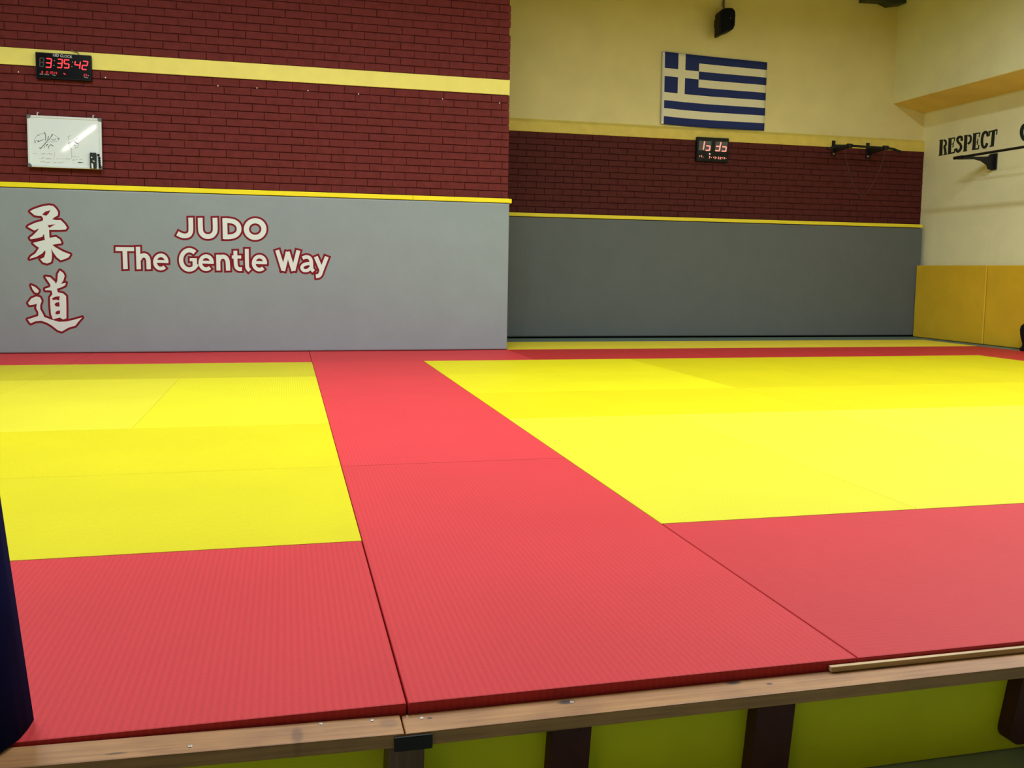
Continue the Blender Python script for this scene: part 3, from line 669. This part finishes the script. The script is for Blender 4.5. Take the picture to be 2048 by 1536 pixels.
KY2 = 8.46
x0, x1, z0, z1 = rect_clock(((1394.5, 272.5), (1459, 277.5), (1456, 326), (1392.5, 322)), KY2, .03, .004)
c2 = thing('led_clock', ((x0+x1)/2, KY2, z0), 'squarish black digital clock with faulty digits below the flag', 'clock', 'digital wall clocks')
m = MB(); m.box(x0, x1, KY2, 8.497, z0, z1, .008); m.build('case', M['black'], c2)
m = MB(); m.box(x0+.014, x1-.014, KY2-.002, KY2+.004, z0+.014, z1-.014, .001, 1); m.build('display', M['glass_black'], c2)
def k8(x, y, d=.0030): return at(1380+x/19.2, 260+y/19.2, 1, KY2-d)
m = MB()
for ch, c in (('1', ((440, 435), (562, 440), (512, 750), (390, 745))), ('o', ((660, 440), (800, 450), (745, 785), (605, 775))), ('d', ((1030, 455), (1190, 465), (1125, 800), (975, 790))), ('o', ((1270, 470), (1420, 480), (1370, 820), (1220, 810)))):
    m = MB(); seg_digit(m, ch, *c, k8, 46, gap=.08); m.build('digit', M['led_pale'], c2, recalc=False)
m = MB()
for P in ([(375, 985), (368, 1030)], [(425, 985), (458, 990), (445, 1040)], [(500, 1045), (510, 1050)], [(735, 1005), (768, 1010), (760, 1050), (735, 1085)], [(815, 1065), (830, 1060)], [(905, 1035), (908, 1070)], [(945, 1030), (985, 1040), (960, 1110)], [(1020, 1070), (1035, 1065)], [(1085, 1035), (1115, 1045), (1080, 1105), (1120, 1110)], [(1160, 1040), (1205, 1060), (1150, 1100), (1195, 1120)], [(1255, 1060), (1260, 1090)], [(1290, 1050), (1330, 1060), (1310, 1125)], [(1370, 1085), (1390, 1085)]):
    m = MB(); m.ribbon(P, 20, k8, ends='round', n=8); m.build('date_digit', M['led_pale'], c2, recalc=False)
m = MB(); m.ribbon([(752, 915), (760, 920)], 50, k8, ends='round'); m.build('dot', M['led_dot'], c2, recalc=False)
m = MB(); k8b = lambda x, y: k8(x, y, .0024)
m.poly([k8b(*p) for p in ((350, 415), (830, 430), (800, 800), (330, 780))]); m.poly([k8b(*p) for p in ((985, 440), (1450, 455), (1420, 840), (955, 820))])
m.build('digit_window', M['led_off_grey'], c2, recalc=False)

# flag
def fg(u, v):
    a, b_, c_, d = at(1324.5, 103, 1, 8.515), at(1534, 125, 1, 8.515), at(1528.5, 261.5, 1, 8.515), at(1321, 248, 1, 8.515)
    p = (a*(1-u)+b_*u)*(1-v)+(d*(1-u)+c_*u)*v
    sag = -.012*math.sin(math.pi*u)*(v*.9+.1)
    y = 8.514-.006*(1+math.sin(9*u+2.2*v))*(.3+.7*v)-.004*math.sin(23*u)*v
    return Vector((p.x, y, p.z+sag))
us = sorted(set([0, .0245, .0875, .15, .183, .217, .28, .346]+[.346+.654*i/16 for i in range(1, 17)])); vs = [i/18 for i in range(19)]
m = MB(); V = [[m.bm.verts.new(fg(u, v)) for u in us] for v in vs]
for j in range(18):
    for i in range(len(us)-1):
        u, s = (us[i]+us[i+1])/2, int(((vs[j]+vs[j+1])/2)*9)
        if u < .0245: mi = 2
        elif u < .346 and s < 5: mi = 1 if (.15 < u < .217 or s == 2) else 0
        else: mi = 0 if s % 2 == 0 else 1
        f = m.bm.faces.new([V[j][i], V[j][i+1], V[j+1][i+1], V[j+1][i]]); f.material_index = mi; f.smooth = True
fl = m.build('flag', [M['flag_blue'], M['flag_white'], M['flag_header']])
tag(fl, 'blue and white striped flag with a white cross pinned flat on the yellow far wall', 'flag')
so = fl.modifiers.new('thickness', 'SOLIDIFY'); so.thickness = .0015
for v in (.03, .975):
    p = fg(.011, v); m = MB(); m.tube([(p.x, 8.529, p.z), (p.x, p.y-.004, p.z)], .011, 12); m.build('grommet', M['steel'], fl)

# speaker
SPY = 8.30
oc = [at(x, y, 1, SPY) for x, y in ((1440.3, 23), (1444, 18.5), (1450, 15.5), (1460, 14.8), (1466.5, 16), (1471, 22), (1471.5, 30), (1470.3, 50), (1467, 58), (1460, 61.5), (1453, 63.5), (1445, 68), (1438.6, 69.5))]
sp = thing('loudspeaker', (oc[4].x-.06, SPY+.1, oc[-1].z), 'small black loudspeaker mounted high on the yellow wall above the flag', 'speaker')
m = MB(); m.prism(oc, (.02, .17, .0), .012, seg=2); m.build('cabinet', M['black'], sp)
m = MB(); cx = sum(p.x for p in oc)/len(oc); cz = sum(p.z for p in oc)/len(oc)
m.prism([(cx+(p.x-cx)*.82, SPY-.006, cz+(p.z-cz)*.86) for p in oc], (0, .012, 0), .003); gr = m.build('grille', M['grille'], sp)
p = at(1461, 36, 1, SPY-.007)
m = MB(); m.box(p.x-.008, p.x+.008, SPY-.009, SPY-.005, p.z-.010, p.z+.010, .001, 1); m.build('badge', M['cord'], gr)
m = MB(); m.box(oc[2].x-.02, oc[2].x+.06, SPY+.16, FY+.028, cz-.05, cz+.05, .004); m.build('bracket', M['black_metal'], sp)
a = at(1448.5, 16, 1, FY+.0)
m = MB(); m.tube([(oc[3].x, SPY+.12, oc[3].z-.01), (a.x+.03, FY+.01, oc[3].z+.02), (a.x, FY+.016, a.z+.02), (a.x, FY+.016, CEIL-.01)], .014, 8); m.build('cable', M['cable'], sp)

# far pull-up bar with a cord looped over it
BYF = 8.12
pb = thing('pull_up_bar', (7.1, 8.49, 2.40), 'black wall mounted pull-up bar on the far brick wall beside the right corner', 'pull-up bar', 'pull-up bars')
pts = [at(x, y, 1, BYF) for x, y in ((1654.5, 298), (1662, 296), (1671, 292.5), (1700, 291.5), (1737, 294), (1770, 296), (1786, 298), (1794, 301), (1802, 303.5))]
m = MB(); m.tube(smooth_pts(pts, 3), .0155, 10); m.build('bar', M['black_metal'], pb)
for px, y0, y1 in ((1669.3, 281, 312), (1737.8, 285.5, 317)):
    a, b_ = at(px, y0, 1, 8.47), at(px, y1, 1, 8.47)
    m = MB(); m.box(a.x-.022, a.x+.022, 8.478, 8.496, b_.z, a.z, .003)
    i = min(range(len(pts)), key=lambda k: abs(pts[k].x-a.x+.10)); q = pts[i]
    zz = (a.z*.5+b_.z*.5)
    m.prism([(a.x-.012, 8.48, zz+.05), (a.x-.012, 8.48, zz-.06), (q.x-.012, BYF+.01, q.z-.022), (q.x-.012, BYF-.01, q.z+.012)], (.024, 0, 0), .002, seg=1)
    br = m.build('bracket', M['black_metal'], pb)
    m = MB(); m.tube([(a.x, 8.479, b_.z+.03), (a.x, 8.474, b_.z+.03)], .010, 8); m.build('bolt', M['steel'], br)
for i, (px, py) in enumerate(((1699, 291), (1771, 295))):
    a, b_ = at(px-4.5, py, 1, BYF), at(px+4.5, py+.6, 1, BYF)
    m = MB(); m.tube([a, b_], .027, 12); m.build('clamp', M['black_metal'], pb)
q = [at(x, y, 1, BYF-.02) for x, y in ((1690, 300), (1692, 318), (1697, 338), (1704, 362), (1714, 382), (1722, 390), (1731, 388), (1744, 370), (1757, 345), (1766, 320), (1770, 301))]
top = [at(1730, 291.5, 1, BYF-.03)]
m = MB(); m.tube(smooth_pts([at(1692, 290.5, 1, BYF+.022)]+q+[at(1768, 294, 1, BYF+.022)], 3), .0035, 6)
tag(m.build('hanging_cord', M['cord']), 'thin dark cord hanging in a loop from the far pull-up bar', 'cord')

# right pull-up bar
rb = thing('pull_up_bar', (8.29, 7.0, 2.16), 'black pull-up bar on gusset brackets below the word RESPECT', 'pull-up bar', 'pull-up bars')
BX = 7.775
e0, e1 = at(1910, 315.2, 0, BX), at(2048, 294.8, 0, BX)
zb = (e0.z+e1.z)/2
m = MB(); m.tube([(BX, e0.y, zb), (BX, 5.2, zb)], .0155, 12); bar = m.build('bar', M['black_metal'], rb)
m = MB(); m.tube([(BX, e0.y+.01, zb), (BX, e0.y-.12, zb)], .020, 12); m.build('grip', M['black'], bar)
def gusset(y):
    m = MB()
    m.prism([(8.285, y, zb+.065), (8.285, y, zb-.125), (8.21, y, zb-.125), (8.19, y, zb-.075), (8.10, y, zb-.030), (8.00, y, zb-.012), (BX-.01, y, zb-.026), (BX-.02, y, zb+.012), (BX+.06, y, zb+.022), (8.05, y, zb+.020), (8.20, y, zb+.030), (8.235, y, zb+.062)], (0, .022, 0), .003, seg=1)
    m.box(8.278, 8.297, y-.035, y+.06, zb-.13, zb+.07, .003)
    m.build('bracket', M['black_metal'], rb)
gusset(7.29); gusset(6.18)

# dark bag at the right edge
m = MB(); m.lathe([(.055, 0), (.085, .004), (.088, .03), (.070, .05), (.066, .08), (.078, .12), (.092, .18), (.098, .24), (.090, .285), (.060, .315), (.02, .325)], (8.012, 6.36, .0005), 26)
tag(m.build('bag', M['black'], loc=(8.012, 6.36, 0)), 'black rounded bag standing at the right edge against the mustard pad', 'bag')
